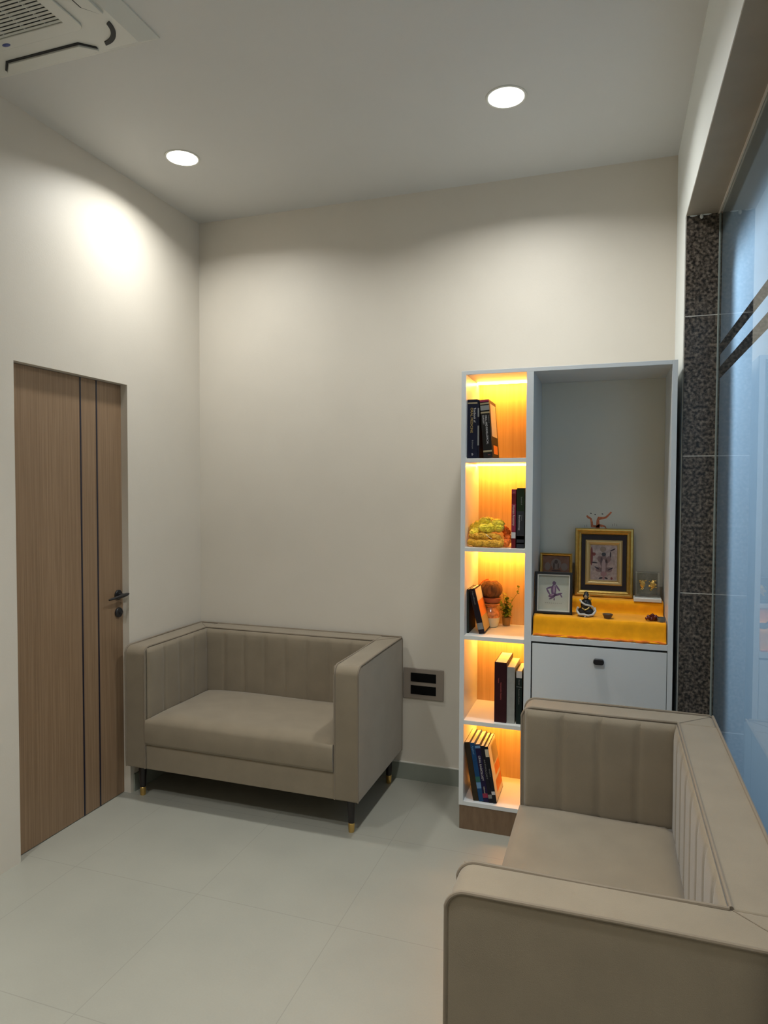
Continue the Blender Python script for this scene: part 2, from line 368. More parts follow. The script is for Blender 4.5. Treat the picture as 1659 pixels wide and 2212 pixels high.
# ---------------------------------------------------------------- sofas
def make_sofa(L, Dp, label, loc, rz):
    t = thing('two_seat_sofa', label, 'sofa', loc, rz, 'matching two-seat sofas')
    zb, zt, ta, tb = .162, .778, .118, .125; hl = L/2; r = .040
    prof = [(0.006, zb), (0.0, zb+.012)]+[(y, z) for y, z in arc(r, zt-r, r, 180, 90, 8)]+[(Dp-.01, zt), (Dp, zt-.01), (Dp, zb)]
    for s in (-1, 1):
        bm = bmesh.new(); a, b = (hl-ta)*s, hl*s; prism(bm, prof, min(a, b), max(a, b), 'x')
        arm = obj('armrest', bm, 'fabric', t, bevel=.011, seg=4)
        # welts: outer edge and inner edge
        out = [(s*(hl-.002), .003, zb+.004), (s*(hl-.002), .001, zb+.1), (s*(hl-.002), -.0005, .45), (s*(hl-.002), .0, zt-r)]
        out += [(s*(hl-.002), y, z) for y, z in arc(r, zt-r, r+.001, 170, 90, 7)]+[(s*(hl-.002), Dp*.5, zt+.0035), (s*(hl-.002), Dp-.012, zt+.001), (s*(hl-.002), Dp-.002, zt-.012), (s*(hl-.002), Dp-.001, zb)]
        bm = bmesh.new(); tube(bm, out, .0046, 8); obj('outer_piping', bm, 'piping', arm)
        xi = s*(hl-ta+.003)
        inn = [(xi, .002, zb+.004), (xi, .0, zt-r)]+[(xi, y, z) for y, z in arc(r, zt-r, r+.001, 170, 90, 7)]+[(xi, Dp*.45, zt-.0015), (xi, Dp-tb-.002, zt+.001)]
        bm = bmesh.new(); tube(bm, inn, .0046, 8); obj('inner_piping', bm, 'piping', arm)
    bk = obj('backrest', B((-hl+ta-.002, hl-ta+.002, Dp-tb, Dp, zb, zt)), 'fabric', t, bevel=.006, seg=3)
    bm = bmesh.new(); tube(bm, [(-hl+ta, Dp-tb+.002, zt+.001), (-hl*.3, Dp-tb+.002, zt-.001), (hl*.4, Dp-tb+.002, zt-.001), (hl-ta, Dp-tb+.002, zt+.001)], .0046, 8); obj('inner_piping', bm, 'piping', bk)
    bm = bmesh.new(); tube(bm, [(-hl+.004, Dp-.002, zt+.001), (hl-.004, Dp-.002, zt+.001)], .0046, 8); obj('outer_piping', bm, 'piping', bk)
    # mitre seams on the top band
    for s in (-1, 1):
        bm = bmesh.new(); tube(bm, [(s*(hl-ta+.004), Dp-tb+.004, zt+.0003), (s*(hl-.008), Dp-.008, zt+.0003)], .0016, 6); obj('mitre_seam', bm, 'piping', bk)
    # channel-tufted inner panels
    def panel(n, x0, x1, z0, z1, place, parent, name):
        bm = bmesh.new(); nx, nz = n*10, 14; g = []
        for i in range(nx+1):
            col = []
            for j in range(nz+1):
                u = i/nx; v = j/nz; f = (u*n) % 1.0
                if i == nx: f = 0
                d = .009*(1-abs(2*f-1)**10.0) * (1 if v < .86 else max(0., 1-((v-.86)/.14)**2)) + .004
                zz = z0+(z1-z0)*v
                wob = .0015*math.sin(7*v+3*i/10.)
                col.append(bm.verts.new(place(x0+(x1-x0)*u+wob*(0 < i < nx), d, zz)))
            g.append(col)
        for i in range(nx):
            for j in range(nz): bm.faces.new((g[i][j], g[i+1][j], g[i+1][j+1], g[i][j+1]))
        bd = []
        o = obj(name, bm, 'fabric', parent, smooth=75)
        so = o.modifiers.new('solid', 'SOLIDIFY'); so.thickness = .003; so.offset = 0
        return o
    nb = 8
    panel(nb, -hl+ta, hl-ta, .40, zt-.004, lambda x, d, z: (x, Dp-tb-d, z), bk, 'tufted_panel')
    for s in (-1, 1):
        panel(4, .012, Dp-tb, .40, zt-.004, lambda y, d, z, s=s: (s*(hl-ta-d), y, z), t, 'tufted_arm_panel')
    # base rail, seat cushion
    obj('base_rail', B((-hl+ta-.002, hl-ta+.002, .008, Dp-.02, zb, .288)), 'fabric', t, bevel=.004)
    bm = bmesh.new(); nx, ny = 28, 16; x0, x1, y0, y1 = -hl+ta+.004, hl-ta-.004, -.004, Dp-tb-.004
    top = []; 
    def ed(v): return max(0, 1-abs(2*v-1)**6)
    for i in range(nx+1):
        row = []
        for j in range(ny+1):
            u, v = i/nx, j/ny; z = .415+.030*(ed(u)*ed(v))**.5
            z += .003*math.sin(9*u+2*v)*math.sin(5*v+1)
            row.append(bm.verts.new((x0+(x1-x0)*u, y0+(y1-y0)*v, z)))
        top.append(row)
    for i in range(nx):
        for j in range(ny): bm.faces.new((top[i][j], top[i+1][j], top[i+1][j+1], top[i][j+1]))
    loop = [top[i][0] for i in range(nx+1)]+[top[nx][j] for j in range(1, ny+1)]+[top[i][ny] for i in range(nx-1, -1, -1)]+[top[0][j] for j in range(ny-1, 0, -1)]
    prev = loop
    for zz, off in ((.398, .004), (.35, .006), (.305, .003), (.290, -.004)):
        cur = [bm.verts.new((v.co.x, v.co.y-off if v.co.y < y0+.001 else v.co.y, zz)) for v in loop]
        for k in range(len(loop)): bm.faces.new((prev[k], prev[(k+1) % len(loop)], cur[(k+1) % len(loop)], cur[k]))
        prev = cur
    bm.faces.new(prev[::-1])
    obj('seat_cushion', bm, 'fabric', t, smooth=70)
    for sx, sy in ((-1, .06), (1, .06), (-1, Dp-.06), (1, Dp-.06)):
        bm = bmesh.new(); lathe(bm, [(.0145, .042), (.0215, .165)], n=20)
        lg = obj('leg', bm, 'legwood', t, loc=(sx*(hl-.055), sy, 0), label='dark tapered leg')
        bm = bmesh.new(); lathe(bm, [(.0125, 0), (.0135, .002), (.0155, .042), (.0148, .043)], n=20); obj('leg_cap', bm, 'brass', lg, label='brass foot cap')
    return t
make_sofa(1.262, .668, 'taupe channel-tufted sofa against the plain back wall beside the door', (-1.690, 2.785, 0), 0)
make_sofa(1.315, .652, 'taupe channel-tufted sofa in the right foreground, back to the window', (-.302, 1.944, 0), -PI/2)

# ---------------------------------------------------------------- shelf cabinet
CY, CB = 3.035, D-.004
cx0, cx1, cz1 = -.655, .251, 2.114
cab = thing('display_cabinet', 'tall white cabinet with five lit open shelves and a wide niche over a drawer', 'cabinet', ((cx0+cx1)/2, CY, 0))
def cb(name, boxes, m, label=None, parent=None, bevel=.0008, smooth=0):
    ox, oy = (cx0+cx1)/2, CY
    bm = bmesh.new()
    for b in boxes: box(bm, b[0]-ox, b[1]-ox, b[2]-oy, b[3]-oy, b[4], b[5])
    return obj(name, bm, m, parent or cab, bevel=bevel, smooth=smooth, label=label)
cb('side_panel', [(cx0, cx0+.021, CY, CB, .113, cz1)], 'laminate')
cb('side_panel', [(cx1-.021, cx1, CY, CB, .113, cz1)], 'laminate')
cb('divider', [(-.363, -.332, CY, CB, .132, cz1-.018)], 'laminate')
cb('top_panel', [(cx0+.021, cx1-.021, CY, CB, cz1-.018, cz1)], 'laminate')
cb('bottom_panel', [(cx0+.021, cx1-.021, CY, CB, .113, .132)], 'laminate')
YB = 3.362
cb('back_panel', [(cx0+.021, -.363, YB, CB, .132, cz1-.018)], 'backwood', 'oak veneer back of the lit column')
cb('niche_back', [(-.332, cx1-.021, 3.392, CB, .132, cz1-.018)], 'niche')
for z in (1.708, 1.302, .896, .502): cb('shelf', [(cx0+.021, -.363, CY, YB, z-.0095, z+.0095)], 'laminate_in')
cb('counter', [(-.332, cx1-.021, CY, 3.392, .902, .926)], 'laminate')
cb('plinth', [(cx0+.003, cx1-.003, CY+.004, CB, 0, .113)], 'plinth', 'brown wood grain plinth')
for ztop in (cz1-.018, 1.6985, 1.2925, .8865, .4925):
    cb('led_strip', [(cx0+.022, -.3635, 3.300, 3.309, ztop-.006, ztop-.0005)], 'led', 'glowing warm light strip', bevel=0)
dw = cb('drawer', [(-.327, .228, CY+.001, CY+.02, .46, .893)], 'laminate', 'white drawer front', bevel=.0015)
cb('drawer_gap_shade', [(-.332, .230, CY+.012, CY+.022, .44, .902)], 'recess_shade', 'near-black sheet for the shade round the drawer')
cb('lower_drawer', [(-.327, .228, CY+.001, CY+.02, .134, .455)], 'laminate', bevel=.0015)
ox = (cx0+cx1)/2
bm = bmesh.new(); pts = [(x, z) for x, z in arc(.008, .006, .009, -90, 90, 8)]
pts = arc(.012, .003, .010, -90, 0, 4)+arc(.012, .007, .010, 0, 90, 4)+arc(-.012, .007, .010, 90, 180, 4)+arc(-.012, .003, .010, 180, 270, 4)
prism(bm, pts, -.018, .001, 'y')
k = obj('knob', bm, 'black', dw, bevel=.002, smooth=40, label='black oblong knob'); k.location = (-.044-ox, 0, .830)
# vermilion marks painted on the niche back
M['vermilion'] = mat('vermilion_paint', (.56, .17, .075), .8, noise=(90., .4))
M['kohl'] = mat('dark_dots', (.03, .04, .04), .8)
bm = bmesh.new()
def stroke(bm, pts, wd, z=3.392, wds=None):
    n = len(pts)
    L_, R_ = [], []
    for i, p in enumerate(pts):
        a = pts[max(i-1, 0)]; b = pts[min(i+1, n-1)]; dx_, dz_ = b[0]-a[0], b[1]-a[1]; l = math.hypot(dx_, dz_) or 1
        w_ = wd*(wds[i] if wds else 1)/2; nx_, nz_ = -dz_/l*w_, dx_/l*w_
        L_.append(bm.verts.new((p[0]-ox+nx_, z-CY-.0006, p[1]+nz_))); R_.append(bm.verts.new((p[0]-ox-nx_, z-CY-.0006, p[1]-nz_)))
    for i in range(n-1): bm.faces.new((L_[i], L_[i+1], R_[i+1], R_[i]))
stroke(bm, [(-.114, 1.452), (-.106, 1.444), (-.094, 1.437), (-.090, 1.420), (-.088, 1.402), (-.070, 1.401), (-.055, 1.402)], .0115, wds=[.6, .9, .8, .9, 1.3, .9, 1])
stroke(bm, [(-.060, 1.372), (-.061, 1.395), (-.062, 1.430), (-.058, 1.440), (-.040, 1.441), (-.026, 1.444), (-.014, 1.456), (-.001, 1.471)], .0125, wds=[1, 1.4, 1, 1.3, .9, .8, .7, .6])
stroke(bm, [(-.060, 1.408), (-.044, 1.404), (-.030, 1.402), (-.022, 1.388), (-.024, 1.372)], .009, wds=[1, 1.3, .7, .6, .5])
stroke(bm, [(-.082, 1.385), (-.070, 1.392), (-.064, 1.38)], .005)
obj('painted_symbol', bm, 'vermilion', cab, smooth=0, fix=False, label='red hand-painted auspicious mark on the niche back')
for x, z in ((-.094, 1.463), (-.074, 1.458), (-.041, 1.461)):
    bm = bmesh.new(); stroke(bm, [(x-.004, z+.001), (x+.003, z-.001)], .004); obj('painted_tick', bm, 'kohl', cab, smooth=0, fix=False)
for x, z in ((.004, 1.408), (.014, 1.411), (.024, 1.408), (-.113, 1.402), (-.122, 1.400)):
    bm = bmesh.new(); stroke(bm, [(x, z+.006), (x+.001, z-.005)], .0018); obj('painted_tick', bm, 'socket', cab, smooth=0, fix=False)

# ---------------------------------------------------------------- wall socket
ws = thing('wall_switch_plate', 'grey-brown wall plate with two black oblong inserts between sofa and cabinet', 'wall socket', (-.944, D, .530))
obj('plate', B((-.114, .110, -.009, 0, -.084, .083)), 'socket', ws, bevel=.003)
for z in (.034, -.034): obj('black_insert', B((-.071, .069, -.0115, -.006, z-.024, z+.024)), 'insert', ws, bevel=.001, label='black glossy insert')

# ---------------------------------------------------------------- books
def bmat(name, col, rough=.55): return mat(name, tuple(c*.75 for c in col), rough, spec=.2, noise=(40., .08))
TX = {'white': mat('print_white', (.55, .53, .52), .6), 'gold': mat('print_gold', (.42, .30, .10), .5), 'grey': mat('print_grey', (.20, .20, .19), .6),
      'red': mat('print_red', (.45, .08, .07), .6), 'tan': mat('print_tan', (.30, .24, .13), .6), 'cream': mat('print_cream', (.60, .52, .38), .6), 'green': mat('print_green', (.03, .12, .09), .5),
      'teal': mat('print_teal', (.01, .10, .09), .5), 'lblue': mat('print_blue', (.12, .26, .45), .5), 'orange': mat('print_orange', (.75, .22, .03), .5), 'dark': mat('print_dark', (.01, .012, .02), .5), 'wine': mat('print_wine', (.24, .01, .045), .5)}
def book(label, x, z, y, th, h, dp, col, lean=0, bands=(), titles=(), cover=None, covers=(), group='books on the lit shelves'):
    """x,z = front bottom left corner of the spine; lean in degrees, positive leans the top to the left"""
    t = thing('book', label, 'book', (x, y, z), 0, group); t.rotation_euler = (0, -math.radians(lean), 0)
    c = bmat('book_cloth', col); ct = .0022
    bm = bmesh.new()
    box(bm, 0, th, 0, ct, 0, h)                       # spine
    box(bm, 0, ct, ct, dp, 0, h); box(bm, th-ct, th, ct, dp, 0, h)   # boards
    obj('cover', bm, c, t, bevel=.0006)
    obj('pages', B((ct, th-ct, ct, dp-.004, .003, h-.003)), 'page', t, smooth=0)
    for z0, z1, cc in bands: obj('spine_band', B((.0002, th-.0002, -.0004, .0002, z0, z1)), TX[cc], t, smooth=0)
    for s, size, cc, px, pz, sx in titles:             # text runs down the spine
        text('title', s, size, TX[cc], t, (px, -.0007, pz), (PI/2, PI/2, 0), sx=sx)
    for y0, y1, z0, z1, cc in covers: obj('cover_print', B((th-.0001, th+.0004, y0, y1, z0, z1)), TX[cc], t, smooth=0)
    return t
S1, S2, S3, S4, S5 = 1.7175, 1.3115, .9055, .5115, .132
book('thick navy book with gold and white title, leftmost on the top shelf', -.632, S1, 3.062, .0455, .270, .19, (.008, .010, .028), 0,
     [(.250, .256, 'tan')], [('ORAL MEDICINE', .0155, 'gold', .019, .232, 1.0), ('Textbook of', .0145, 'white', .033, .232, .9), ('Edition', .009, 'grey', .024, .085, 1.6), ('ab', .012, 'white', .024, .025, 1.)])
book('slim navy book squeezed beside the thick navy one on the top shelf', -.586, S1, 3.064, .0075, .268, .19, (.010, .012, .026), 0, [(.19, .23, 'grey'), (.06, .15, 'grey')])
book('black book with gold bands and white title leaning on the top shelf', -.556, S1, 3.062, .0405, .266, .19, (.016, .014, .012), 4.3,
     [(.245, .252, 'tan'), (.218, .240, 'grey'), (.204, .211, 'tan'), (.028, .036, 'tan'), (.256, .2655, 'wine')],
     [('ORAL AND MAXILLOFACIAL', .0125, 'white', .0225, .196, .83), ('SURGERY', .0105, 'white', .010, .196, .95), ('Textbook of', .006, 'grey', .035, .196, 1.2), ('J', .012, 'red', .027, .016, 1.)],
     covers=[(.03, .17, .10, .25, 'cream'), (.05, .16, .02, .06, 'orange')])
book('red book titled human anatomy on the garland shelf', -.428, S2, 3.062, .0195, .266, .19, (.17, .012, .018), -.0,
     [(.245, .266, 'wine'), (.045, .072, 'white'), (.075, .20, 'wine')], [('Human Anatomy', .0135, 'cream', .010, .195, 1.0), ('3', .012, 'gold', .010, .256, 1)])
book('dark green and black book against the divider on the garland shelf', -.4045, S2, 3.062, .0335, .272, .19, (.018, .035, .014), 0,
     [(0, .168, 'dark'), (.020, .026, 'grey'), (.040, .056, 'gold')], [('Essentials of', .008, 'grey', .021, .232, .9), ('Periodontology', .0105, 'white', .012, .150, 1.05), ('Clinical', .007, 'grey', .022, .150, 1.2)])
# shelf three: one book leaning on another
book('thin dark book standing upright at the left end of the pot shelf', -.634, S3, 3.090, .010, .205, .16, (.030, .034, .026), 0)
book('dark book with a bright pictorial cover leaning beside the clay pot', -.575, S3, 3.085, .027, .212, .15, (.016, .010, .016), 13.5,
     [(.020, .050, 'grey')], [('Handbook', .010, 'grey', .014, .20, 1.5)], covers=[(.008, .148, .150, .205, 'cream'), (.008, .148, .075, .150, 'orange'), (.008, .148, .006, .075, 'gold')])
# shelf four
book('thick maroon book standing on the second shelf from the bottom', -.497, S4, 3.058, .055, .277, .21, (.040, .006, .009), 0,
     [], [('Conservative Dentistry', .0085, 'red', .030, .185, 1.0), ('Volume', .0075, 'red', .019, .205, 1.0)])
book('plain light grey book next to the maroon one', -.4405, S4, 3.060, .0355, .259, .19, (.42, .42, .39), 0)
book('black book with a white top label against the divider, second shelf from bottom', -.399, S4, 3.062, .0255, .243, .17, (.010, .022, .020), 0,
     [(.212, .2425, 'white'), (.170, .172, 'grey')], [('Dental', .0095, 'grey', .013, .205, 1.0), ('Restorative Procedures', .0075, 'grey', .013, .163, 1.0)])
# bottom shelf, all leaning left
ln = 9.6
book('brown-black book, first of the leaning row on the bottom shelf', -.590, S5, 3.056, .026, .272, .19, (.045, .030, .014), ln)
book('bright blue book in the leaning row on the bottom shelf', -.563, S5, 3.056, .0215, .272, .19, (.012, .075, .21), ln,
     [(.09, .115, 'teal'), (.06, .088, 'lblue')], [('Applied', .012, 'lblue', .010, .26, 1.1)])
book('deep purple book with bold white title in the leaning row', -.541, S5, 3.056, .024, .268, .19, (.016, .010, .055), ln,
     [(.250, .262, 'lblue'), (.02, .04, 'wine')], [('ORAL RADIOLOGY', .0135, 'white', .012, .215, 1.0), ('Clinical', .009, 'cream', .012, .072, 1.2)])
book('black book with faint lettering in the leaning row', -.516, S5, 3.056, .0175, .264, .19, (.012, .011, .020), ln,
     [(.02, .038, 'grey')], [('PATHOLOGY', .0095, 'grey', .009, .20, 1.6)])
book('black-spined book with an orange and red cover, last of the leaning row', -.4975, S5, 3.056, .0165, .262, .19, (.010, .012, .016), ln,
     [(.215, .250, 'cream'), (.04, .055, 'white')], [('surgery', .008, 'grey', .008, .16, 1.5)],
     covers=[(.004, .186, .004, .258, 'cream'), (.06, .186, .155, .245, 'gold'), (.05, .186, .03, .085, 'orange'), (.07, .186, .10, .150, 'orange')])

# ---------------------------------------------------------------- garlands of marigolds on the second shelf
def garland(label, pts, r, mt, n, seed):
    random.seed(seed); bm = bmesh.new()
    P = [Vector(p) for p in pts]; segs = len(P)-1
    for i in range(n):
        f = i/(n-1)*segs; k = min(int(f), segs-1); p = P[k].lerp(P[k+1], f-k)
        rr = r*random.uniform(.85, 1.15)
        c = p+Vector((random.uniform(-1, 1), random.uniform(-1, 1), random.uniform(-.6, .6)))*r*.3
        c.z = max(c.z, S2+rr*1.02); ball(bm, c, rr, 3, (1, 1, .9), .11)
    o = obj('marigold_garland', bm, mt, smooth=0)
    return tag(o, label, 'garland', 'flower garlands on the shelf')
M['marigold_y'] = mat('marigold_yellow', (.86, .62, .02), .8, noise=(70., .25), sheen=.3)
M['marigold_a'] = mat('marigold_amber', (.66, .33, .02), .8, noise=(80., .3))
M['marigold_o'] = mat('marigold_orange', (.80, .16, .01), .8, noise=(80., .3))
garland('fluffy yellow garland lying on top of the amber one', [(-.603, 3.10, 1.372), (-.600, 3.13, 1.392), (-.575, 3.12, 1.415), (-.555, 3.11, 1.432), (-.535, 3.13, 1.418), (-.515, 3.11, 1.408), (-.500, 3.11, 1.425), (-.490, 3.10, 1.402), (-.56, 3.09, 1.395)], .0245, 'marigold_y', 34, 3)
garland('amber marigold garland coiled at the front of the shelf', [(-.612, 3.075, 1.335), (-.58, 3.065, 1.328), (-.55, 3.062, 1.332), (-.52, 3.062, 1.328), (-.49, 3.065, 1.325), (-.475, 3.09, 1.335), (-.50, 3.085, 1.358), (-.54, 3.075, 1.362), (-.58, 3.075, 1.362), (-.612, 3.09, 1.36), (-.57, 3.14, 1.345), (-.50, 3.14, 1.345)], .0165, 'marigold_a', 74, 4)
garland('orange garland tail beside the red book', [(-.474, 3.13, 1.392), (-.458, 3.13, 1.385), (-.452, 3.12, 1.362), (-.452, 3.10, 1.340), (-.458, 3.09, 1.328)], .0165, 'marigold_o', 14, 5)
# white thread ends peeking out of the flowers
th_ = bmesh.new(); tube(th_, [(-.540, 3.048, 1.372), (-.525, 3.042, 1.360), (-.512, 3.044, 1.352)], .0012, 6)
tag(obj('garland_string', th_, 'page'), 'pale string end lying on the amber garland', 'string')

# ---------------------------------------------------------------- pot with coconut, plant
px, py = -.552, 3.275
t = thing('painted_pot', 'small glazed cream and amber pot carrying a coconut, on the middle shelf', 'pot', (px, py, S3))
bm = bmesh.new(); lathe(bm, [(.026, 0), (.034, .004), (.040, .030), (.041, .048)], n=36); obj('pot_base', bm, mat('cream_glaze', (.62, .60, .46), .35), t, label='cream lower half')
bm = bmesh.new(); lathe(bm, [(.041, .048), (.042, .062), (.038, .080), (.028, .092), (.026, .098), (.036, .108), (.043, .112), (.043, .116), (.036, .118)], n=36); obj('pot_body', bm, mat('amber_glaze', (.55, .22, .07), .18, noise=(60., .5)), t, label='amber glazed shoulder and rim')
t2 = thing('coconut', 'brown husked coconut in a clay bowl with orange thread, on the glazed pot', 'coconut', (px, py, S3+.118))
bm = bmesh.new(); lathe(bm, [(.020, 0), (.040, .004), (.046, .012), (.047, .026), (.044, .028), (.040, .014)], n=36); obj('clay_bowl', bm, mat('terracotta', (.28, .08, .035), .6), t2, label='dark terracotta bowl')
bm = bmesh.new(); ball(bm, (0, 0, .066), .050, 4, (1.08, 1.08, .96), .025); obj('husk', bm, mat('coconut_husk', (.12, .05, .016), .9, noise=((90., 90., 14.), .6), bump=(120., .8)), t2, label='fibrous brown husk')
bm = bmesh.new()
ret = bmesh.ops.create_icosphere(bm, subdivisions=3, radius=1)
for v in ret['verts']:
    v.co = Vector((v.co.x*.0555, v.co.y*.0555, .066+v.co.z*.050)) * 1.0
for v in [v for v in bm.verts if v.co.z < .103]: bm.verts.remove(v)
obj('thread_cap', bm, mat('orange_red_thread', (.75, .10, .02), .8), t2, fix=False, label='orange-red cloth patch on top')
bm = bmesh.new(); tube(bm, [(-.0560*math.cos(a)*1.0, -.012-.012*math.sin(a), .066+.0525*math.sin(a)) for a in [math.radians(d) for d in range(-30, 85, 8)]], .0022, 6)
obj('thread', bm, mat('thread_red', (.8, .14, .03), .8), t2, label='orange thread')
# plant
pl = thing('sprig_plant', 'small leafy green sprig in a brown pot behind the glazed pot', 'plant', (-.485, 3.325, S3))
bm = bmesh.new(); lathe(bm, [(.014, 0), (.018, .002), (.022, .040), (.023, .042), (.020, .042)], n=24); obj('plant_pot', bm, mat('brown_pot', (.30, .16, .04), .5), pl, label='small brown pot')
M['leaf'] = mat('leaf_green', (.20, .26, .015), .5, noise=(60., .5)); M['stem'] = mat('stem_green', (.12, .15, .02), .6)
bm = bmesh.new(); lf = bmesh.new(); random.seed(11)
ends = []
for q in range(12):
    a = random.uniform(-1.2, 1.0); L_ = random.uniform(.06, .135)
    p0 = Vector((0, 0, .035)); dirx = math.sin(a)*.5+.15
    pts = [p0+Vector((dirx*L_*s*(.5+.5*s), -.02*s*random.uniform(.4, 1), L_*s*1.1-.02*s*s)) for s in (0, .25, .5, .75, 1)]
    tube(bm, pts, .0011, 5); ends += pts[1:]
pts = [Vector((0, 0, .05)), Vector((.015, -.004, .10)), Vector((.035, -.006, .135)), Vector((.055, -.008, .165)), Vector((.060, -.008, .190))]
tube(bm, pts, .0010, 5); ends += pts[2:]
obj('stems', bm, 'stem', pl)
for e in ends:
    for _ in range(2):
        rot = Matrix.Rotation(random.uniform(0, 2*PI), 3, 'Z') @ Matrix.Rotation(random.uniform(-1.1, .9), 3, 'Y'); s = random.uniform(.014, .027)
        q = [Vector((0, 0, 0)), Vector((.35, .32, .06)), Vector((.75, .30, .02)), Vector((1.1, 0, -.12)), Vector((.75, -.30, .02)), Vector((.35, -.32, .06)), Vector((.55, 0, -.05))]
        vs = [lf.verts.new(e+rot @ (p*s)) for p in q]
        for i in range(6): lf.faces.new((vs[i], vs[(i+1) % 6], vs[6]))
for v in lf.verts:
    v.co.x = min(v.co.x, .115); v.co.y = min(v.co.y, .030); v.co.z = max(v.co.z, .012)
obj('leaves', lf, 'leaf', pl, smooth=60, fix=False)

# ---------------------------------------------------------------- orange cloth over two steps in the niche
Z0, Z1, Z2 = .9265, 1.010, 1.0705
YA, YM = 3.062, 3.245
st = thing('stepped_stand', 'stepped stand hidden under the orange cloth in the niche', 'stand', (-.05, 3.20, Z0))
obj('lower_step', B((-.270, .262, YA+.006-3.20, 3.386-3.20, .0, Z1-Z0-.004)), 'laminate', st, smooth=0)
obj('upper_step', B((-.270, .262, YM+.006-3.20, 3.386-3.20, Z1-Z0-.004, Z2-Z0-.004)), 'laminate', st, smooth=0)
prof = [(3.386, Z2), (YM+.018, Z2), (YM+.006, Z2-.002), (YM, Z2-.010), (YM-.001, Z1+.012), (YM-.006, Z1+.004), (YM-.02, Z1+.0015), (YA+.014, Z1+.001), (YA+.004, Z1-.002), (YA, Z1-.010), (YA-.004, .97), (YA-.009, .945), (YA-.013, .934), (YA-.018, .9285)]
fine = []
for a, b in zip(prof, prof[1:]):
    for k in range(4): fine.append((a[0]+(b[0]-a[0])*k/4, a[1]+(b[1]-a[1])*k/4))
fine.append(prof[-1])
bm = bmesh.new(); nx = 70; g = []
for i in range(nx+1):
    x = -.326+(.552)*i/nx; col = []
    for j, (y, z) in enumerate(fine):
        s = max(0, (1.0-z)/.075); s = min(1, s) if y < YA+.02 else 0
        wv = .004*math.sin(x*34+1)+.003*math.sin(x*71+2)
        if Z1 < z < Z2: wv2 = .002*math.sin(x*40)
        else: wv2 = 0
        hem = (.006*math.sin(x*13+.5)+.004*math.sin(x*41)) if j > len(fine)-5 else 0
        col.append(bm.verts.new((x, max(y-abs(wv)*s*.8+wv2*.5-(.0 if j < len(fine)-4 else .004*abs(math.sin(x*9))), CY+.003), max(z+.001*math.sin(x*50+y*40), Z0+.001)+max(0, hem)*.3)))
    g.append(col)
for i in range(nx):
    for j in range(len(fine)-1): bm.faces.new((g[i][j], g[i+1][j], g[i+1][j+1], g[i][j+1]))
cl = obj('altar_cloth', bm, 'cloth', smooth=60); s_ = cl.modifiers.new('solid', 'SOLIDIFY'); s_.thickness = .0015; s_.offset = 1
tag(cl, 'orange cloth draped over two steps in the white niche', 'cloth')
bm = bmesh.new(); tube(bm, [(-.322+.544*i/40, CY+.007+.003*math.sin(i*.9), .9315+.0015*math.sin(i*1.7)) for i in range(41)], .0055, 6, taper=[.7+.5*abs(math.sin(i*.7+.4))*(1 if i % 9 > 2 or i > 30 else .4) for i in range(41)])
hemo = obj('hem', bm, mat('dark_orange_hem', (.80, .19, .01), .8), cl, label='darker orange rolled hem')

# ---------------------------------------------------------------- picture frames
def frame_mesh(bm, w_, h_, prof):
    """mitred moulding, prof = [(inset, depth towards the viewer)], back of the frame at y=0"""
    rings = []
    for ins, dpt in prof:
        rings.append([bm.verts.new((sx*(w_/2-ins), -dpt, h_/2+sz*(h_/2-ins))) for sx, sz in ((-1, -1), (1, -1), (1, 1), (-1, 1))])
    for a, b in zip(rings, rings[1:]):
        for k in range(4): bm.faces.new((a[k], a[(k+1) % 4], b[(k+1) % 4], b[k]))
def blob(bm, cx, cz, rx, rz, y, rot=0, n=14):
    c_, s_ = math.cos(rot), math.sin(rot)
    vs = [bm.verts.new((cx+rx*math.cos(a)*c_-rz*math.sin(a)*s_, y, cz+rx*math.cos(a)*s_+rz*math.sin(a)*c_)) for a in [2*PI*k/n for k in range(n)]]
    bm.faces.new(vs)
pm = lambda n, c: mat(n, c, .5)
fr = thing('picture_frame', 'largest gold frame with black inner border and a robed figure, centre of the niche', 'picture frame', (-.032, 3.325, Z2+.002)); fr.rotation_euler = (math.radians(-5), 0, 0)
bm = bmesh.new(); frame_mesh(bm, .262, .322, [(0, 0), (0, .012), (.004, .017), (.011, .019), (.016, .014), (.020, .017), (.027, .013), (.030, .008), (.030, .002)]); obj('gold_moulding', bm, 'gold', fr, smooth=25)
obj('backing', B((-.130, .130, -.001, .004, .001, .321)), 'black', fr, smooth=0)
obj('black_border', B((-.102, .102, -.004, -.001, .029, .293)), mat('black_velvet', (.012, .006, .010), .6), fr, smooth=0, label='black inner border')
bm = bmesh.new(); frame_mesh(bm, .166, .212, [(0, .003), (0, .007), (.006, .012), (.012, .012), (.018, .008), (.020, .010), (.024, .005)]);
io = obj('inner_moulding', bm, 'gold2', fr, smooth=25, label='pale gold inner moulding'); io.location = (0, 0, .055)
pic = obj('picture', B((-.062, .062, -.0052, -.004, .075, .247)), mat('picture_ground', (.36, .29, .27), .5, noise=(70., .25)), fr, smooth=0, label='devotional style picture in greys and reds')
Y_ = -.0056
def pb(name, m_, items):
    bm = bmesh.new()
    for it in items: blob(bm, *it)
    return obj(name, bm, m_, pic, smooth=0, fix=False)
pb('robe', pm('robe_mauve', (.20, .13, .13)), [(0, .150, .018, .050, Y_), (-.016, .176, .012, .016, Y_, .4), (.020, .176, .011, .018, Y_, -.5), (-.022, .128, .014, .012, Y_), (.024, .128, .014, .012, Y_)])
pb('robe_light', pm('robe_pale', (.34, .25, .25)), [(0, .140, .009, .038, Y_-.0002), (-.020, .150, .005, .016, Y_-.0002, .5), (.022, .152, .005, .016, Y_-.0002, -.5)])
pb('head', pm('face_dark', (.05, .05, .06)), [(0, .200, .010, .009, Y_-.0004)])
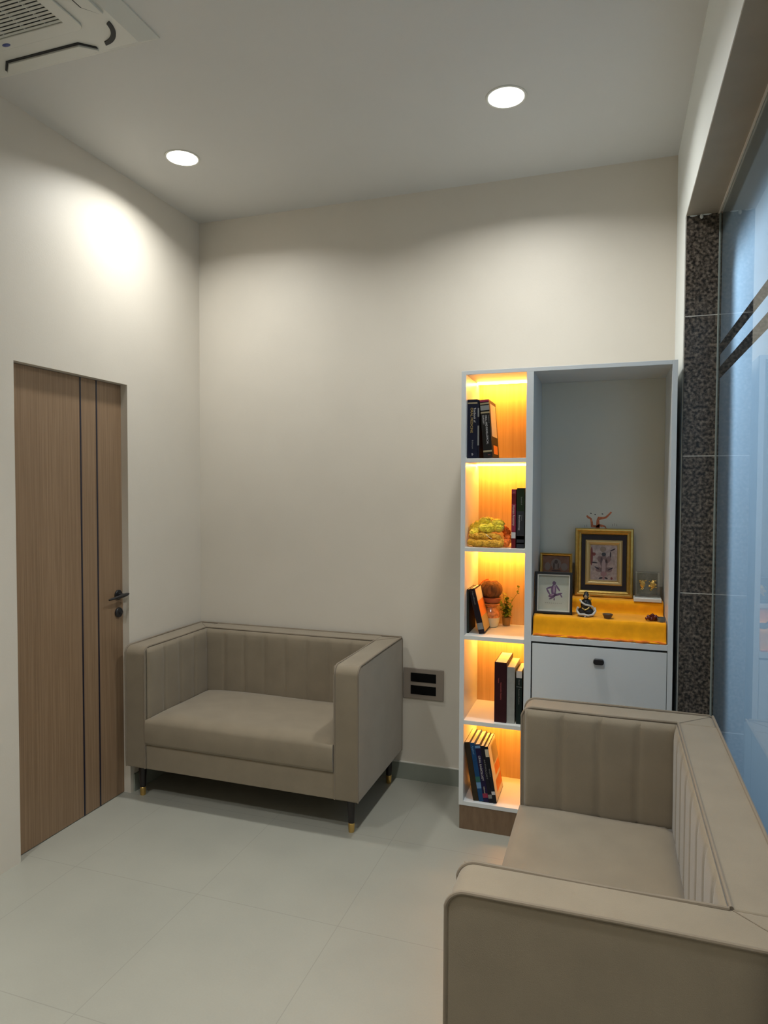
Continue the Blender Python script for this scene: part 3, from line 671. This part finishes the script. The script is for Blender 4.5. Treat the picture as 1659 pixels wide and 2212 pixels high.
pb('headdress', pm('headdress', (.25, .19, .15)), [(-.004, .224, .014, .013, Y_-.0003), (-.004, .222, .005, .005, Y_-.0005)])
pb('dark_folds', pm('fold_dark', (.03, .018, .03)), [(-.042, .160, .014, .003, Y_-.0004, -.1), (-.030, .135, .013, .003, Y_-.0004, -.5), (.030, .132, .014, .003, Y_-.0004, .5), (.040, .222, .014, .003, Y_-.0004, .5), (.030, .200, .003, .014, Y_-.0004), (-.012, .088, .010, .004, Y_-.0004, .2), (.012, .088, .008, .004, Y_-.0004, -.4)])
pb('red_margin', pm('margin_red', (.18, .04, .035)), [(-.055, .190, .006, .045, Y_), (.036, .088, .005, .006, Y_-.0004), (-.046, .200, .010, .008, Y_)])
pb('garment_end', pm('garment_pink', (.30, .17, .18)), [(0, .108, .014, .012, Y_-.0003), (0, .090, .005, .009, Y_-.0005)])
bm = bmesh.new(); frame_mesh(bm, .204, .264, [(.0, .0062), (.102, .0062)]); bm.free()

f2 = thing('picture_frame', 'black frame with silver lining and a sketched seated figure, front left of the niche', 'picture frame', (-.245, 3.135, Z1+.002)); f2.rotation_euler = (math.radians(-7), 0, math.radians(2))
bm = bmesh.new(); frame_mesh(bm, .166, .190, [(0, 0), (0, .018), (.003, .022), (.010, .022), (.012, .015), (.012, .001)]); obj('black_moulding', bm, 'black', f2, smooth=25)
bm = bmesh.new(); frame_mesh(bm, .1435, .1675, [(0, .010), (.0005, .0165), (.005, .0165), (.0055, .004)]); k = obj('silver_lining', bm, mat('silver', (.74, .71, .62), .4, .15), f2, smooth=25); k.location = (0, 0, .01125)
obj('backing', B((-.082, .082, -.003, .003, .001, .189)), 'black', f2, smooth=0)
s2 = obj('picture', B((-.0700, .0700, -.0055, -.0035, .013, .177)), mat('sketch_paper', (.42, .42, .34), .6, noise=(20., .05)), f2, smooth=0, label='pale paper with a violet drawing')
pic = s2; Y_ = -.0058
pb('figure', pm('violet_ink', (.13, .07, .13)), [(0, .108, .012, .024, Y_), (.002, .139, .008, .009, Y_), (-.018, .118, .016, .004, Y_, .35), (-.024, .100, .004, .016, Y_, .5), (.018, .118, .004, .018, Y_, .6), (-.004, .084, .020, .008, Y_, .3), (.018, .088, .022, .005, Y_, .35), (-.006, .073, .016, .004, Y_, .5), (.003, .066, .003, .006, Y_), (.034, .082, .003, .008, Y_, .5)])
pb('highlight', pm('pink_ink', (.30, .19, .25)), [(.002, .112, .004, .018, Y_-.0002), (-.006, .086, .009, .003, Y_-.0002, .3)])
bm = bmesh.new()
for i in range(9): blob(bm, -.034+i*.0085, .049, .0025, .0009, Y_)
obj('caption_marks', bm, pm('ink_grey', (.12, .12, .10)), s2, smooth=0, fix=False)

f3 = thing('picture_frame', 'small gold frame with a dim brown picture standing behind the black one', 'picture frame', (-.249, 3.315, Z2+.002)); f3.rotation_euler = (math.radians(-4), 0, 0)
bm = bmesh.new(); frame_mesh(bm, .150, .200, [(0, 0), (0, .010), (.003, .013), (.008, .010), (.010, .012), (.014, .006), (.014, .001)]); obj('gold_moulding', bm, 'gold', f3, smooth=25)
obj('backing', B((-.074, .074, -.001, .004, .001, .199)), 'black', f3, smooth=0)
s3 = obj('picture', B((-.062, .062, -.004, -.0015, .013, .187)), mat('brown_print', (.16, .075, .045), .5, noise=(40., .3)), f3, smooth=0, label='brown picture with a pale arch')
pic = s3; Y_ = -.0043
pb('arch', pm('arch_grey', (.17, .13, .11)), [(0, .148, .024, .026, Y_), (-.040, .135, .014, .020, Y_), (.038, .135, .016, .018, Y_)])
pb('arch_figure', pm('arch_dark', (.055, .035, .030)), [(0, .158, .008, .010, Y_-.0003), (-.010, .138, .004, .018, Y_-.0003), (.010, .138, .003, .014, Y_-.0003), (0, .116, .022, .004, Y_-.0003)])

# clear block with two gold figures
bk_ = thing('crystal_block', 'clear square block with two golden figures on a white base, right of the gold frame', 'ornament', (.162, 3.285, Z2+.001))
obj('base', B((-.062, .056, -.045, .030, 0, .0165)), mat('white_base', (.66, .66, .62), .4), bk_, bevel=.002)
obj('clear_block', B((-.056, .050, -.012, .016, .0168, .132)), mat('acrylic', (.95, .97, .95), .05, trans=1.0, spec=.5), bk_, bevel=.0015)
obj('etched_panel', B((-.047, .041, .0172, .0190, .028, .126)), mat('etched_grey_gold', (.20, .18, .12), .4, noise=(120., .3)), bk_, smooth=0)
random.seed(21)
for cx in (-.024, .019):
    bm = bmesh.new(); ball(bm, (cx, -.0165, .076), .013, 3, (.8, .3, 1.3), .16)
    for _ in range(16): ball(bm, (cx+random.gauss(0, .007), -.0165+random.uniform(-.003, .003), .076+random.gauss(0, .011)), random.uniform(.0028, .0055), 2, (1.2, .6, .8), .1)
    obj('golden_figure', bm, 'gold', bk_, smooth=60, label='gold relief figure')

# seated figurine
fg = thing('seated_figurine', 'small black and gold seated figurine with a white sash, before the gold frame', 'figurine', (-.102, 3.125, Z1+.002))
dk = mat('black_lacquer', (.015, .013, .012), .25); wh = mat('ivory_enamel', (.55, .53, .48), .4)
bm = bmesh.new(); ball(bm, (0, 0, .022), .033, 3, (1.1, .75, .62)); ball(bm, (0, .004, .052), .024, 3, (1, .75, 1.2)); obj('body', bm, dk, fg, smooth=60)
bm = bmesh.new(); ball(bm, (0, -.004, .091), .0135, 3, (1, .9, 1.1)); ball(bm, (0, 0, .104), .009, 2, (1.1, 1, .9)); obj('hair', bm, dk, fg, smooth=60)
bm = bmesh.new(); ball(bm, (-.001, -.011, .089), .0095, 2, (.9, .7, 1.1)); obj('face', bm, mat('tan_face', (.38, .24, .12), .4), fg, smooth=60)
bm = bmesh.new(); tube(bm, [(-.026, -.010, .074), (-.018, -.021, .064), (-.002, -.024, .055), (.014, -.020, .052), (.028, -.012, .046), (.034, -.008, .030)], .0042, 8)
tube(bm, [(-.038, -.006, .022), (-.028, -.022, .010), (-.008, -.028, .012), (.010, -.028, .008), (.030, -.020, .012), (.040, -.006, .026), (.036, .0, .040)], .0055, 8); tube(bm, [(-.034, -.008, .040), (-.039, -.004, .024)], .005, 8)
obj('white_sash', bm, wh, fg, smooth=60, label='white sash')
bm = bmesh.new(); tube(bm, [(-.016, -.024, .040), (-.004, -.028, .032), (.008, -.026, .038), (.014, -.022, .044)], .003, 8); obj('gold_necklace', bm, 'gold', fg, smooth=60)
for c_, r_ in (((.019, -.014, .078), .005), ((-.012, -.014, .100), .003), ((.012, -.012, .092), .004)):
    bm = bmesh.new(); ball(bm, c_, r_, 2); obj('gold_bead', bm, 'gold', fg, smooth=60)
bm = bmesh.new(); lathe(bm, [(.030, 0), (.034, .002), (.031, .005)], n=28); obj('figurine_base', bm, dk, fg)

# little bowls and berries on the lower step
bw = thing('clay_lamp_bowl', 'tiny brown clay bowl standing alone on the orange step', 'bowl', (-.010, 3.10, Z1+.002))
bm = bmesh.new(); lathe(bm, [(.010, 0), (.013, .001), (.022, .018), (.0225, .020), (.020, .020), (.012, .005)], n=28); obj('bowl', bm, mat('dull_brown_clay', (.12, .075, .045), .6), bw)
bd = thing('berry_cluster', 'small heap of dark red glossy berries on the right of the orange step', 'berries', (.172, 3.10, Z1+.002))
random.seed(5); bm = bmesh.new()
for i in range(30):
    a = random.uniform(0, 2*PI); rr = random.uniform(0, .020); ball(bm, (rr*math.cos(a)*1.25, rr*math.sin(a)*.8, .0075+random.uniform(0, .026)*(1-rr/.026)), .0074, 2)
obj('berries', bm, mat('dark_red_gloss', (.10, .008, .006), .2), bd, smooth=60)
sb = thing('metal_cup', 'tiny dull metal cup at the right end of the orange step', 'cup', (.207, 3.088, Z1+.002))
bm = bmesh.new(); lathe(bm, [(.009, 0), (.014, .002), (.017, .018), (.0165, .021), (.014, .020), (.012, .004)], n=24); obj('cup', bm, mat('dull_metal', (.22, .21, .18), .35, .6), sb)
